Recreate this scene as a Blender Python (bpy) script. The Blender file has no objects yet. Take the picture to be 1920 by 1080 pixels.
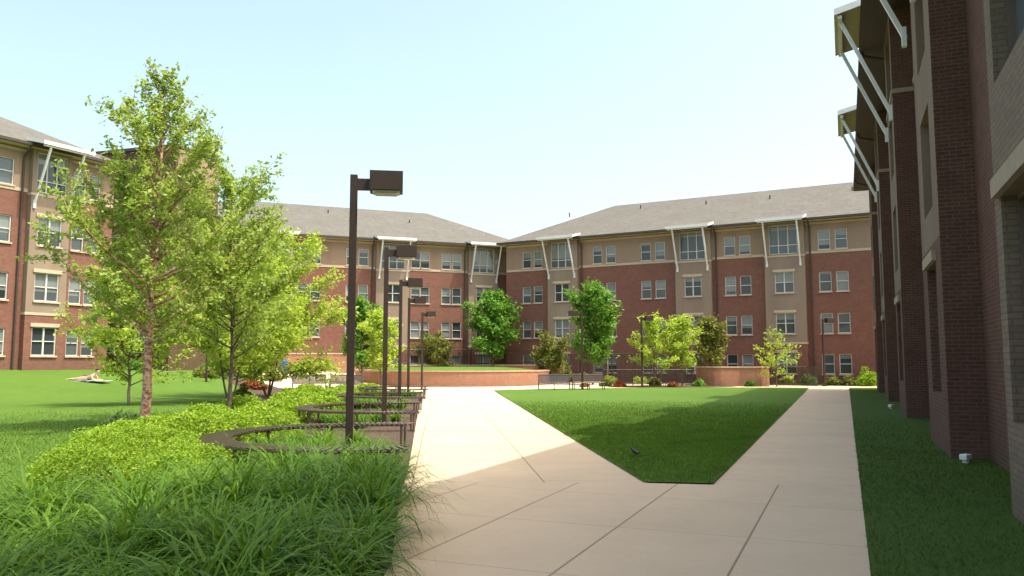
import bpy, bmesh, math, random
import numpy as np
from mathutils import Vector, Matrix
from mathutils.geometry import tessellate_polygon
random.seed(7)
scene=bpy.context.scene
COL=scene.collection
R_=math.radians

# ------------------------------------------------------------------ helpers
def sstep(a,b,x):
    t=min(1,max(0,(x-a)/(b-a))); return t*t*(3-2*t)
def H(x,y):
    return 1.25*sstep(24,38,-0.8*x+0.35*y)
def Hn(x,y):
    t=np.clip((-0.8*x+0.35*y-24)/14,0,1); return 1.25*t*t*(3-2*t)

def link(o,parent=None):
    COL.objects.link(o)
    if parent is not None: o.parent=parent
    return o
def top(o,label,cat,group=None):
    o["label"]=label; o["category"]=cat
    if group: o["group"]=group
    return o
def empty(name,loc=(0,0,0),rz=0,parent=None):
    e=bpy.data.objects.new(name,None); e.location=loc; e.rotation_euler=(0,0,rz); e.empty_display_size=.3
    return link(e,parent)
class MB:
    def __init__(s): s.v=[]; s.f=[]; s.m=[]
    def quad(s,a,b,c,d,m=0):
        i=len(s.v); s.v+= [a,b,c,d]; s.f.append((i,i+1,i+2,i+3)); s.m.append(m)
    def poly(s,pts,m=0):
        i=len(s.v); s.v+=list(pts); s.f.append(tuple(range(i,i+len(pts)))); s.m.append(m)
    def box(s,x0,x1,y0,y1,z0,z1,m=0,M=None):
        i=len(s.v)
        vs=[(x0,y0,z0),(x1,y0,z0),(x1,y1,z0),(x0,y1,z0),(x0,y0,z1),(x1,y0,z1),(x1,y1,z1),(x0,y1,z1)]
        if M is not None: vs=[tuple(M@Vector(v)) for v in vs]
        s.v+=vs
        for f in [(0,3,2,1),(4,5,6,7),(0,1,5,4),(1,2,6,5),(2,3,7,6),(3,0,4,7)]:
            s.f.append(tuple(i+k for k in f)); s.m.append(m)
    def tube(s,pts,rads,n=6,m=0,cap=True):
        pts=[Vector(p) for p in pts]; base=len(s.v)
        up=Vector((0,0,1))
        for k,p in enumerate(pts):
            if k==0: d=pts[1]-pts[0]
            elif k==len(pts)-1: d=pts[-1]-pts[-2]
            else: d=pts[k+1]-pts[k-1]
            if d.length<1e-6: d=Vector((0,0,1))
            d.normalize()
            ref=Vector((1,0,0)) if abs(d.z)>.8 else up
            a=d.cross(ref).normalized(); b=d.cross(a)
            for j in range(n):
                t=2*math.pi*j/n
                s.v.append(tuple(p+(a*math.cos(t)+b*math.sin(t))*rads[k]))
        for k in range(len(pts)-1):
            for j in range(n):
                j2=(j+1)%n
                s.f.append((base+k*n+j,base+k*n+j2,base+(k+1)*n+j2,base+(k+1)*n+j)); s.m.append(m)
        if cap:
            s.f.append(tuple(base+j for j in range(n))[::-1]); s.m.append(m)
            e=base+(len(pts)-1)*n
            s.f.append(tuple(e+j for j in range(n))); s.m.append(m)
    def mesh(s,name,mats,smooth=False,recalc=True):
        me=bpy.data.meshes.new(name); me.from_pydata(s.v,[],s.f)
        for m in mats: me.materials.append(m)
        me.polygons.foreach_set("material_index",s.m)
        if recalc:
            bm=bmesh.new(); bm.from_mesh(me); bmesh.ops.recalc_face_normals(bm,faces=bm.faces); bm.to_mesh(me); bm.free()
        if smooth: me.polygons.foreach_set("use_smooth",[True]*len(me.polygons))
        me.update(); return me
    def obj(s,name,mats,parent=None,smooth=False,loc=(0,0,0),rz=0,recalc=True,bevel=0):
        o=bpy.data.objects.new(name,s.mesh(name,mats,smooth,recalc)); o.location=loc; o.rotation_euler=(0,0,rz)
        if bevel:
            b=o.modifiers.new("bevel","BEVEL"); b.width=bevel; b.segments=2; b.limit_method='ANGLE'
        return link(o,parent)
def npmesh(name,verts,k,mats,smooth=False):
    verts=np.ascontiguousarray(verts,dtype=np.float32); nv=len(verts); nf=nv//k
    me=bpy.data.meshes.new(name)
    me.vertices.add(nv); me.vertices.foreach_set("co",verts.ravel())
    me.loops.add(nv); me.loops.foreach_set("vertex_index",np.arange(nv,dtype=np.int32))
    me.polygons.add(nf); me.polygons.foreach_set("loop_start",np.arange(0,nv,k,dtype=np.int32))
    me.update(calc_edges=True)
    for m in mats: me.materials.append(m)
    return me
def gridmesh(name,V,mats):
    N,S=V.shape[:2]
    verts=V.reshape(-1,3).astype(np.float32)
    base=(np.arange(N)*S*2)[:,None,None]
    s=(np.arange(S-1)*2)[None,:,None]
    q=base+s+np.array([0,1,3,2])[None,None,:]
    q=q.reshape(-1).astype(np.int32); nf=len(q)//4
    me=bpy.data.meshes.new(name)
    me.vertices.add(len(verts)); me.vertices.foreach_set("co",verts.ravel())
    me.loops.add(len(q)); me.loops.foreach_set("vertex_index",q)
    me.polygons.add(nf); me.polygons.foreach_set("loop_start",np.arange(0,nf*4,4,dtype=np.int32))
    me.polygons.foreach_set("use_smooth",[True]*nf)
    me.update(calc_edges=True)
    for m in mats: me.materials.append(m)
    return me

# ------------------------------------------------------------------ materials
def newmat(name):
    m=bpy.data.materials.new(name); m.use_nodes=True
    nt=m.node_tree; b=nt.nodes["Principled BSDF"]
    return m,nt,b
def N(nt,t,**kw):
    n=nt.nodes.new(t)
    for k,v in kw.items():
        if k in n.inputs: n.inputs[k].default_value=v
        else: setattr(n,k,v)
    return n
def mixc(nt,fac,a,b,mode='MIX'):
    n=nt.nodes.new("ShaderNodeMix"); n.data_type='RGBA'; n.blend_type=mode
    def s(i,v):
        if isinstance(v,bpy.types.NodeSocket): nt.links.new(v,n.inputs[i])
        else: n.inputs[i].default_value=(v if i==0 else (*v,1) if len(v)==3 else v)
    s(0,fac); s(6,a); s(7,b)
    return n.outputs[2]
def mth(nt,op,a,b=None,c=None):
    n=nt.nodes.new("ShaderNodeMath"); n.operation=op
    for i,v in enumerate((a,b,c)):
        if v is None: continue
        if isinstance(v,bpy.types.NodeSocket): nt.links.new(v,n.inputs[i])
        else: n.inputs[i].default_value=v
    return n.outputs[0]
def noise(nt,scale,detail=4,vec=None,rough=.6):
    n=N(nt,"ShaderNodeTexNoise",Scale=scale,Detail=detail,Roughness=rough)
    if vec is not None: nt.links.new(vec,n.inputs["Vector"])
    return n.outputs["Fac"]
def ramp(nt,fac,a,b):
    n=nt.nodes.new("ShaderNodeMapRange"); n.clamp=True
    nt.links.new(fac,n.inputs[0]); n.inputs[1].default_value=a; n.inputs[2].default_value=b
    return n.outputs[0]
def bump(nt,b,h,strength=.3,dist=.02):
    n=N(nt,"ShaderNodeBump",Strength=strength,Distance=dist); nt.links.new(h,n.inputs["Height"]); nt.links.new(n.outputs[0],b.inputs["Normal"])
def pos(nt):
    return nt.nodes.new("ShaderNodeNewGeometry").outputs["Position"]
def simple(name,col,rough=.6,metal=0,var=.25,scale=8,spec=.5,bmp=0):
    m,nt,b=newmat(name)
    tc=nt.nodes.new("ShaderNodeTexCoord").outputs["Object"]
    f=noise(nt,scale,5,tc)
    c=mixc(nt,ramp(nt,f,.3,.7),tuple(x*(1-var) for x in col),tuple(min(1,x*(1+var)) for x in col))
    nt.links.new(c,b.inputs["Base Color"]); b.inputs["Roughness"].default_value=rough; b.inputs["Metallic"].default_value=metal
    b.inputs["Specular IOR Level"].default_value=spec
    if bmp: bump(nt,b,noise(nt,scale*6,4,tc),bmp,.01)
    return m
def brickmat(name,c1,c2,mortar,bw=.203,bh=.068,ms=.006):
    m,nt,b=newmat(name)
    tc=nt.nodes.new("ShaderNodeTexCoord").outputs["Object"]
    sx=nt.nodes.new("ShaderNodeSeparateXYZ"); nt.links.new(tc,sx.inputs[0])
    cb=nt.nodes.new("ShaderNodeCombineXYZ")
    nt.links.new(mth(nt,'ADD',sx.outputs[0],sx.outputs[1]),cb.inputs[0]); nt.links.new(sx.outputs[2],cb.inputs[1])
    br=N(nt,"ShaderNodeTexBrick"); nt.links.new(cb.outputs[0],br.inputs["Vector"])
    br.inputs["Color1"].default_value=(*c1,1); br.inputs["Color2"].default_value=(*c2,1); br.inputs["Mortar"].default_value=(*mortar,1)
    br.inputs["Scale"].default_value=1; br.inputs["Mortar Size"].default_value=ms; br.inputs["Mortar Smooth"].default_value=.2
    br.inputs["Brick Width"].default_value=bw; br.inputs["Row Height"].default_value=bh; br.inputs["Bias"].default_value=-.1
    n1=noise(nt,.35,5,tc); n2=noise(nt,14,3,tc); n4=noise(nt,2.5,5,tc,.75)
    cc=mixc(nt,mth(nt,'MULTIPLY',ramp(nt,n1,.3,.75),.4),br.outputs["Color"],tuple(x*.6 for x in c1))
    cc=mixc(nt,mth(nt,'MULTIPLY',ramp(nt,n4,.4,.7),.45),cc,tuple(x*.62 for x in c2))
    c3=mixc(nt,mth(nt,'MULTIPLY',ramp(nt,n2,.35,.7),.35),cc,tuple(min(1,x*1.5) for x in c2))
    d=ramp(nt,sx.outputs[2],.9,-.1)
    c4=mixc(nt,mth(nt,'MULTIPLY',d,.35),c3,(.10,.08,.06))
    nt.links.new(c4,b.inputs["Base Color"]); b.inputs["Roughness"].default_value=.88; b.inputs["Specular IOR Level"].default_value=.2
    bump(nt,b,mth(nt,'SUBTRACT',mth(nt,'MULTIPLY',n2,.4),br.outputs["Fac"]),.5,.008)
    return m
M_brick=brickmat("red_brick",(.232,.100,.074),(.165,.068,.050),(.27,.20,.16))
M_brickR=brickmat("shade_darkened_red_brick",(.135,.062,.043),(.088,.041,.030),(.17,.13,.10),ms=.008)  # red brick of the right wing, its shade darkened into the colour
M_brick2=brickmat("tan_grey_brick",(.220,.165,.120),(.165,.124,.090),(.11,.085,.066),ms=.008)
M_brick3=brickmat("planter_brick",(.40,.20,.125),(.31,.145,.09),(.42,.33,.25))
def stucco(name,col):
    m,nt,b=newmat(name)
    tc=nt.nodes.new("ShaderNodeTexCoord").outputs["Object"]
    mp=N(nt,"ShaderNodeMapping"); mp.inputs["Scale"].default_value=(1.2,1.2,.25); nt.links.new(tc,mp.inputs[0])
    f=noise(nt,.8,6,mp.outputs[0]); 
    c=mixc(nt,ramp(nt,f,.3,.75),col,tuple(x*.76 for x in col))
    nt.links.new(c,b.inputs["Base Color"]); b.inputs["Roughness"].default_value=.92; b.inputs["Specular IOR Level"].default_value=.2
    bump(nt,b,noise(nt,90,3,tc),.25,.006); return m
M_stucco=stucco("tan_stucco",(.315,.222,.160))
M_bay=stucco("taupe_stucco",(.290,.218,.168))
M_bayR=stucco("shade_darkened_brown_taupe_stucco",(.205,.150,.112))  # bay stucco with the colour lowered to deepen the wing's shade
M_stuccoR=stucco("shade_darkened_brown_tan_stucco",(.19,.13,.09))  # top-floor stucco, wall shade likewise put into the colour
M_dark=stucco("brown_stucco",(.12,.072,.050))
M_cream=simple("cast_stone",(.48,.38,.28),.85,var=.12,bmp=.1)
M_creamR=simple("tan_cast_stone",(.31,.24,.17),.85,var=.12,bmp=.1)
M_white=simple("white_paint",(.72,.72,.72),.5,var=.06)
M_frame=simple("window_frame_paint",(.58,.57,.54),.5,var=.08)
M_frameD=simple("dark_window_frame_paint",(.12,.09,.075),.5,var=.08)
M_metal=simple("dark_bronze_metal",(.036,.022,.017),.55,var=.3,scale=20,spec=.4)
M_bench=simple("dark_brown_coated_steel",(.080,.058,.050),.28,var=.3,scale=30,spec=.8)
M_gutter=simple("dark_gutter",(.05,.038,.032),.5,var=.2)
M_lens=simple("lamp_lens",(.55,.55,.52),.15,var=.1)
def soffitmat():
    m,nt,b=newmat("beige_soffit")
    tc=nt.nodes.new("ShaderNodeTexCoord").outputs["Object"]
    sx=nt.nodes.new("ShaderNodeSeparateXYZ"); nt.links.new(tc,sx.inputs[0])
    p=mth(nt,'PINGPONG',sx.outputs[0],.075)
    c=mixc(nt,ramp(nt,p,0,.012),(.16,.13,.08),(.50,.44,.29))
    nt.links.new(c,b.inputs["Base Color"]); b.inputs["Roughness"].default_value=.7; return m
M_soffit=soffitmat()
def shinglemat():
    m,nt,b=newmat("grey_shingles")
    tc=nt.nodes.new("ShaderNodeTexCoord").outputs["Object"]
    sx=nt.nodes.new("ShaderNodeSeparateXYZ"); nt.links.new(tc,sx.inputs[0])
    cb=nt.nodes.new("ShaderNodeCombineXYZ"); nt.links.new(sx.outputs[0],cb.inputs[0]); nt.links.new(mth(nt,'MULTIPLY',sx.outputs[2],2.2),cb.inputs[1])
    br=N(nt,"ShaderNodeTexBrick"); nt.links.new(cb.outputs[0],br.inputs["Vector"])
    br.inputs["Color1"].default_value=(.145,.138,.125,1); br.inputs["Color2"].default_value=(.095,.090,.083,1); br.inputs["Mortar"].default_value=(.05,.047,.043,1)
    br.inputs["Scale"].default_value=1; br.inputs["Mortar Size"].default_value=.012; br.inputs["Brick Width"].default_value=.34; br.inputs["Row Height"].default_value=.14
    n1=noise(nt,.5,5,tc); n2=noise(nt,9,4,tc)
    c=mixc(nt,mth(nt,'MULTIPLY',ramp(nt,n2,.3,.7),.5),br.outputs["Color"],(.19,.18,.165))
    c=mixc(nt,mth(nt,'MULTIPLY',ramp(nt,n1,.4,.8),.4),c,(.09,.085,.078))
    nt.links.new(c,b.inputs["Base Color"]); b.inputs["Roughness"].default_value=.95; b.inputs["Specular IOR Level"].default_value=.2
    return m
M_shingle=shinglemat()
def panemat():
    m,nt,b=newmat("window_glass")
    oi=nt.nodes.new("ShaderNodeObjectInfo").outputs["Random"]
    tc=nt.nodes.new("ShaderNodeTexCoord"); g=nt.nodes.new("ShaderNodeSeparateXYZ"); nt.links.new(tc.outputs["Generated"],g.inputs[0])
    o=nt.nodes.new("ShaderNodeSeparateXYZ"); nt.links.new(tc.outputs["Object"],o.inputs[0])
    r2=mth(nt,'FRACT',mth(nt,'MULTIPLY',oi,17.31))
    thr=mth(nt,'ADD',mth(nt,'MULTIPLY',r2,1.1),-.02)
    isb=mth(nt,'GREATER_THAN',g.outputs[2],thr)
    sl=mth(nt,'PINGPONG',o.outputs[2],.025)
    blind=mixc(nt,ramp(nt,sl,0,.02),(.11,.125,.13),(.24,.26,.26))
    r3=mth(nt,'FRACT',mth(nt,'MULTIPLY',oi,5.77))
    dark=mixc(nt,r3,(.018,.022,.026),(.085,.105,.115))
    c=mixc(nt,isb,dark,blind)
    nt.links.new(c,b.inputs["Base Color"]); b.inputs["Roughness"].default_value=.06
    b.inputs["Specular IOR Level"].default_value=.6
    bump(nt,b,noise(nt,1.3,2,tc.outputs["Object"]),.05,.05)
    return m
M_pane=panemat()
def concmat(name,ang,s1,o1,s2,o2,base=(.635,.490,.350)):
    m,nt,b=newmat(name); p=pos(nt)
    u=(math.sin(ang),math.cos(ang),0); n=(-math.cos(ang),math.sin(ang),0)
    def dot(v):
        d=nt.nodes.new("ShaderNodeVectorMath"); d.operation='DOT_PRODUCT'; nt.links.new(p,d.inputs[0]); d.inputs[1].default_value=v; return d.outputs["Value"]
    U=dot(u); V=dot(n)
    a=mth(nt,'PINGPONG',mth(nt,'SUBTRACT',V,o1),s1/2)
    c=mth(nt,'PINGPONG',mth(nt,'SUBTRACT',U,o2),s2/2)
    ja=ramp(nt,a,.013,.006); jc=ramp(nt,c,.010,.005)
    j=mth(nt,'MAXIMUM',ja,mth(nt,'MULTIPLY',jc,.6))
    fl=nt.nodes.new("ShaderNodeCombineXYZ")
    nt.links.new(mth(nt,'FLOOR',mth(nt,'DIVIDE',mth(nt,'SUBTRACT',V,o1),s1)),fl.inputs[0]); nt.links.new(mth(nt,'FLOOR',mth(nt,'DIVIDE',mth(nt,'SUBTRACT',U,o2),s2)),fl.inputs[1])
    wn=nt.nodes.new("ShaderNodeTexWhiteNoise"); wn.noise_dimensions='2D'; nt.links.new(fl.outputs[0],wn.inputs["Vector"])
    n1=noise(nt,.7,7,p,.65); n2=noise(nt,60,3,p,.7); n3=noise(nt,6,5,p)
    col=mixc(nt,ramp(nt,n1,.3,.75),base,tuple(x*.84 for x in base))
    col=mixc(nt,mth(nt,'MULTIPLY',wn.outputs["Value"],.12),col,tuple(x*.55 for x in base))
    col=mixc(nt,mth(nt,'MULTIPLY',ramp(nt,n2,.35,.75),.20),col,tuple(x*.55 for x in base))
    col=mixc(nt,mth(nt,'MULTIPLY',ramp(nt,n3,.56,.78),.22),col,tuple(x*.55 for x in base))
    col=mixc(nt,mth(nt,'MULTIPLY',j,.7),col,(.13,.10,.07))
    nt.links.new(col,b.inputs["Base Color"]); b.inputs["Roughness"].default_value=.9; b.inputs["Specular IOR Level"].default_value=.2
    bump(nt,b,mth(nt,'SUBTRACT',mth(nt,'MULTIPLY',n2,.3),j),.35,.01)
    return m
ANG=math.atan(.416)
M_conc_near=concmat("apron_concrete",ANG,1.23,.87,1.85,.3)
M_conc_main=concmat("main_path_concrete",-math.atan(.09),1.75,.35,1.75,.4)
M_conc_side=concmat("side_path_concrete",ANG,4.0,-1.5,1.85,.3)
M_conc_plaza=concmat("plaza_concrete",.2,2.4,.3,2.4,.4,(.61,.48,.36))
def grassmat(name,c1,c2,c3):
    m,nt,b=newmat(name); p=pos(nt)
    n1=noise(nt,.22,5,p); n2=noise(nt,2.2,5,p,.7); n3=noise(nt,55,3,p,.8)
    c=mixc(nt,ramp(nt,n1,.35,.68),c1,c2)
    c=mixc(nt,mth(nt,'MULTIPLY',ramp(nt,n2,.42,.72),.55),c,c3)
    c=mixc(nt,mth(nt,'MULTIPLY',ramp(nt,n3,.35,.7),.6),c,tuple(x*.35 for x in c1))
    nt.links.new(c,b.inputs["Base Color"]); b.inputs["Roughness"].default_value=.85; b.inputs["Specular IOR Level"].default_value=.12
    bump(nt,b,n3,.7,.02); return m
M_grass=grassmat("lawn_grass",(.098,.190,.028),(.080,.162,.023),(.15,.22,.045))
M_grass2=grassmat("shaded_lawn_grass",(.062,.120,.018),(.050,.100,.015),(.09,.135,.025))  # same grass as the lawn, building shade darkened into its colour
M_grassfar=grassmat("rough_grass",(.07,.12,.03),(.06,.10,.025),(.10,.13,.04))
def leafmat(name,c1,c2,tr=.4,rough=.5,spec=.25,dark=.5):
    m,nt,b=newmat(name)
    g=nt.nodes.new("ShaderNodeNewGeometry")
    n1=noise(nt,1.1,3,g.outputs["Position"])
    c=mixc(nt,g.outputs["Random Per Island"],c1,c2)
    c=mixc(nt,mth(nt,'MULTIPLY',ramp(nt,n1,.4,.7),dark),c,tuple(x*.55 for x in c1))
    nt.links.new(c,b.inputs["Base Color"]); b.inputs["Roughness"].default_value=rough; b.inputs["Specular IOR Level"].default_value=spec
    t=nt.nodes.new("ShaderNodeBsdfTranslucent"); 
    tc=mixc(nt,1.0,c,(1.0,1.0,.5),'MULTIPLY'); nt.links.new(tc,t.inputs["Color"])
    mx=nt.nodes.new("ShaderNodeMixShader"); mx.inputs[0].default_value=tr
    out=nt.nodes["Material Output"]
    nt.links.new(b.outputs[0],mx.inputs[1]); nt.links.new(t.outputs[0],mx.inputs[2]); nt.links.new(mx.outputs[0],out.inputs["Surface"])
    return m
L_birch=leafmat("birch_leaves",(.25,.37,.065),(.43,.53,.15),.48,dark=.3)
L_bright=leafmat("young_leaves",(.34,.48,.065),(.52,.63,.13),.55,dark=.2)
L_maple=leafmat("maple_leaves",(.11,.27,.035),(.21,.40,.06),.4)
L_olive=leafmat("olive_leaves",(.17,.21,.04),(.28,.29,.07),.4)
L_dark=leafmat("dark_leaves",(.025,.07,.02),(.05,.12,.03),.25)
L_spirea=leafmat("spirea_leaves",(.20,.35,.025),(.34,.48,.045),.42,dark=.35)
L_daylily=leafmat("daylily_leaves",(.085,.20,.020),(.20,.345,.045),.4,.48,.15)
L_blade=leafmat("grass_blades",(.085,.172,.02),(.16,.26,.038),.38,.7,.1)
L_blade2=leafmat("shaded_grass_blades",(.055,.110,.014),(.10,.16,.022),.35,.7,.1)  # blades of the same grass, with shade painted into their colour
L_red=leafmat("azalea_flowers",(.42,.06,.05),(.22,.14,.05),.3)
def mulchmat():
    m,nt,b=newmat("bark_mulch"); p=pos(nt)
    v=N(nt,"ShaderNodeTexVoronoi",Scale=28.0); nt.links.new(p,v.inputs["Vector"])
    n=noise(nt,40,4,p); n1=noise(nt,1.2,4,p)
    c=mixc(nt,v.outputs["Distance"],(.16,.095,.06),(.035,.022,.016))
    c=mixc(nt,mth(nt,'MULTIPLY',ramp(nt,n,.5,.75),.6),c,(.24,.16,.11))
    c=mixc(nt,mth(nt,'MULTIPLY',ramp(nt,n1,.4,.7),.4),c,(.06,.04,.03))
    nt.links.new(c,b.inputs["Base Color"]); b.inputs["Roughness"].default_value=.95
    bump(nt,b,mth(nt,'ADD',v.outputs["Distance"],n),1,.04); return m
M_mulch=mulchmat()
def barkmat(name,c1,c2,scale=6,zs=.3):
    m,nt,b=newmat(name)
    tc=nt.nodes.new("ShaderNodeTexCoord").outputs["Object"]
    mp=N(nt,"ShaderNodeMapping"); mp.inputs["Scale"].default_value=(1,1,zs); nt.links.new(tc,mp.inputs[0])
    f=noise(nt,scale,6,mp.outputs[0],.7)
    c=mixc(nt,ramp(nt,f,.42,.58),c1,c2); nt.links.new(c,b.inputs["Base Color"]); b.inputs["Roughness"].default_value=.9
    bump(nt,b,f,.8,.03); return m
B_birch=barkmat("peeling_birch_bark",(.62,.42,.32),(.22,.085,.052),11,1.2)
B_brown=barkmat("grey_brown_bark",(.16,.12,.09),(.08,.06,.045))

# ------------------------------------------------------------------ world, light, camera
s=Vector((.923,-.384,0)).normalized(); EL=R_(64.3)
sunv=Vector((s.x*math.cos(EL),s.y*math.cos(EL),math.sin(EL)))
w=bpy.data.worlds.new("World"); scene.world=w; w.use_nodes=True
nt=w.node_tree; bg=nt.nodes["Background"]
sky=nt.nodes.new("ShaderNodeTexSky"); sky.sky_type='NISHITA'; sky.sun_disc=False
sky.sun_elevation=EL; sky.sun_rotation=math.atan2(s.x,s.y); sky.altitude=50; sky.air_density=1.0; sky.dust_density=5.0; sky.ozone_density=1.0
vm=nt.nodes.new("ShaderNodeVectorMath"); vm.operation='MULTIPLY'; vm.inputs[1].default_value=(3.1,3.05,2.55)
nt.links.new(sky.outputs[0],vm.inputs[0]); nt.links.new(vm.outputs[0],bg.inputs[0]); bg.inputs[1].default_value=.15
sl=bpy.data.lights.new("sun","SUN"); sl.energy=5.0; sl.angle=R_(.53); sl.color=(1,.93,.81)
so=bpy.data.objects.new("sun",sl); so.rotation_euler=sunv.to_track_quat('Z','Y').to_euler(); so.location=(30,-10,60); link(so)
scene.view_settings.view_transform='Standard'; scene.view_settings.look='None'; scene.view_settings.exposure=0
cam=bpy.data.cameras.new("camera"); cam.lens=36*1500/1920; cam.sensor_width=36; cam.clip_start=.1; cam.clip_end=2000
co=bpy.data.objects.new("camera",cam); co.location=(0,0,1.6); co.rotation_euler=(R_(90+5.33),0,0); link(co); scene.camera=co

# ------------------------------------------------------------------ ground
def drape(name,poly,zoff,mat,step=1.5,kind="structure"):
    bm=bmesh.new(); vs=[bm.verts.new((x,y,0)) for x,y in poly]
    for tri in tessellate_polygon([[Vector((x,y,0)) for x,y in poly]]):
        bm.faces.new([vs[i] for i in tri])
    xs=[p[0] for p in poly]; ys=[p[1] for p in poly]
    if max(-.8*x+.35*y for x,y in poly)>24:
        for ax,lo,hi in ((0,min(xs),max(xs)),(1,min(ys),max(ys))):
            k=math.floor(lo/step)+1
            while k*step<hi:
                c=[0,0,0]; c[ax]=k*step; n=[0,0,0]; n[ax]=1
                bmesh.ops.bisect_plane(bm,geom=bm.verts[:]+bm.edges[:]+bm.faces[:],plane_co=c,plane_no=n,dist=1e-4)
                k+=1
    for v in bm.verts: v.co.z=H(v.co.x,v.co.y)+zoff
    bm.normal_update()
    for f in bm.faces:
        if f.normal.z<0: f.normal_flip()
    me=bpy.data.meshes.new(name); bm.to_mesh(me); bm.free(); me.materials.append(mat)
    o=bpy.data.objects.new(name,me); o["kind"]=kind; link(o); return o
cs=[-900,-500,-250,-140,-90]+[ -60+1.5*i for i in range(67)]+[60,90,140,250,500,900]
cy=[-900,-400,-150,-60,-20]+[0+1.5*i for i in range(54)]+[100,140,250,500,900]
mb=MB()
for y in cy:
    for x in cs: mb.v.append((x,y,H(x,y)-.06))
nx=len(cs)
for j in range(len(cy)-1):
    for i in range(nx-1):
        a=j*nx+i; mb.f.append((a,a+1,a+nx+1,a+nx)); mb.m.append(0)
g=mb.obj("ground",[M_grassfar],recalc=False); g["kind"]="structure"

bed=[(-1.5,-1),(-.95,4),(-.90,6.5),(-1.22,9.06),(-1.51,12.25),(-4.7,42.6),(-9,43.2),(-13.5,46.7),(-16,50.5),(-19,49),(-14,38),(-11.5,28),(-11,19),(-9,12),(-8,6),(-8,-1)]
drape("planting_bed_ground",bed,.002,M_mulch)
apron=[(-4,-6),(-1.6,-1),(-1.0,4),(-.95,6.5),(-1.27,9.06),(-.49,10.8),(1.75,10.77),(2.62,10.6),(4.55,10.6),(2.7,6.2),(.12,0),(-2.4,-6)]
drape("foreground_pavement",apron,.018,M_conc_near)
drape("main_path",[(-1.27,9.06),(-.49,10.8),(1.75,10.77),(3.0,12.5),(-.6,45.8),(-5.12,45.8),(-1.56,12.25)],.014,M_conc_main)
drape("side_path",[(2.2,10.63),(4.55,10.6),(21.16,50.6),(18.3,50.6)],.012,M_conc_side)
plaza=[(-5.12,45.2),(-1.06,45.2),(3,48.6),(8.2,50.6),(13.5,50.8),(18.65,50.2),(21.16,50.5),(24,50.6),(30,52),(34,55),(-.5,72),(-29,63),(-27,57),(-18,53),(-13.5,46.5),(-9,43),(-4.79,42.6)]
drape("plaza_pavement",plaza,.008,M_conc_plaza)
lawn_c=[(1.75,10.77),(2.62,10.63),(18.65,50.6),(13.5,51.3),(8.2,51),(3,49),(-.6,46.6),(-1.06,45.8)]
drape("central_lawn",lawn_c,.035,M_grass)
lawn_l=[(-4.9,-3),(-4.9,6.4),(-5.3,8.9),(-6.8,13.2),(-9.1,18.2),(-9.9,26),(-11,34),(-13.5,42),(-17,47.8),(-21,52.5),(-28,52),(-40,30),(-60,0),(-40,-20)]
drape("side_lawn",lawn_l,.035,M_grass)
lawn_r=[(-2.4,-6),(.12,0),(2.7,6.2),(21.16,50.6),(24,50.6),(30,52),(28,46),(8,-6)]
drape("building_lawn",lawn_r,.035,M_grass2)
drape("tree_bed_ground",[(6.2,52.6),(8,51.8),(12.5,52),(15,53.4),(14,56),(10,56.5),(7,55.2)],.024,M_mulch)
drape("wall_bed_ground",[(-1,69.8),(5,64.2),(10,60.2),(18,57),(26,53.5),(27.5,55.6),(-.4,70.9)],.024,M_mulch)

rng=np.random.default_rng(3)
def inpoly(x,y,poly):
    r=np.zeros(len(x),bool); j=len(poly)-1
    for i in range(len(poly)):
        xi,yi=poly[i]; xj,yj=poly[j]
        c=((yi>y)!=(yj>y))&(x<(xj-xi)*(y-yi)/(yj-yi+1e-12)+xi); r^=c; j=i
    return r
def blades(name,poly,box,n,dmax,mat,hgt=.036,wd=.0042):
    x=rng.uniform(box[0],box[1],n*6); y=rng.uniform(box[2],box[3],n*6)
    k=inpoly(x,y,poly); x=x[k]; y=y[k]
    d=np.hypot(x,y); keep=rng.random(len(x))<np.clip((dmax/np.maximum(d,6)-1)*.9,0,1); x=x[keep][:n]; y=y[keep][:n]
    m=len(x); z=Hn(x,y)+.03
    a=rng.uniform(0,2*np.pi,m); h=hgt*rng.uniform(.5,1.4,m); l=rng.normal(0,.022,(m,2)); sc=np.clip(np.hypot(x,y)/9,1,2.4)
    w2=wd*sc
    V=np.zeros((m,3,3)); 
    V[:,0]=np.stack([x-np.cos(a)*w2,y-np.sin(a)*w2,z],1); V[:,1]=np.stack([x+np.cos(a)*w2,y+np.sin(a)*w2,z],1)
    V[:,2]=np.stack([x+l[:,0],y+l[:,1],z+h],1)
    o=bpy.data.objects.new(name,npmesh(name,V.reshape(-1,3),3,[mat])); o["kind"]="stuff"; top(o,"short mown green grass blades on the lawn","grass"); link(o)
blades("lawn_grass_blades",lawn_c,(-1,12,10,34),100000,34,L_blade)
blades("lawn_grass_blades",lawn_l,(-22,-4.5,5,34),100000,32,L_blade)
blades("lawn_grass_blades",lawn_r,(0,12,2,26),80000,26,L_blade2)

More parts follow.
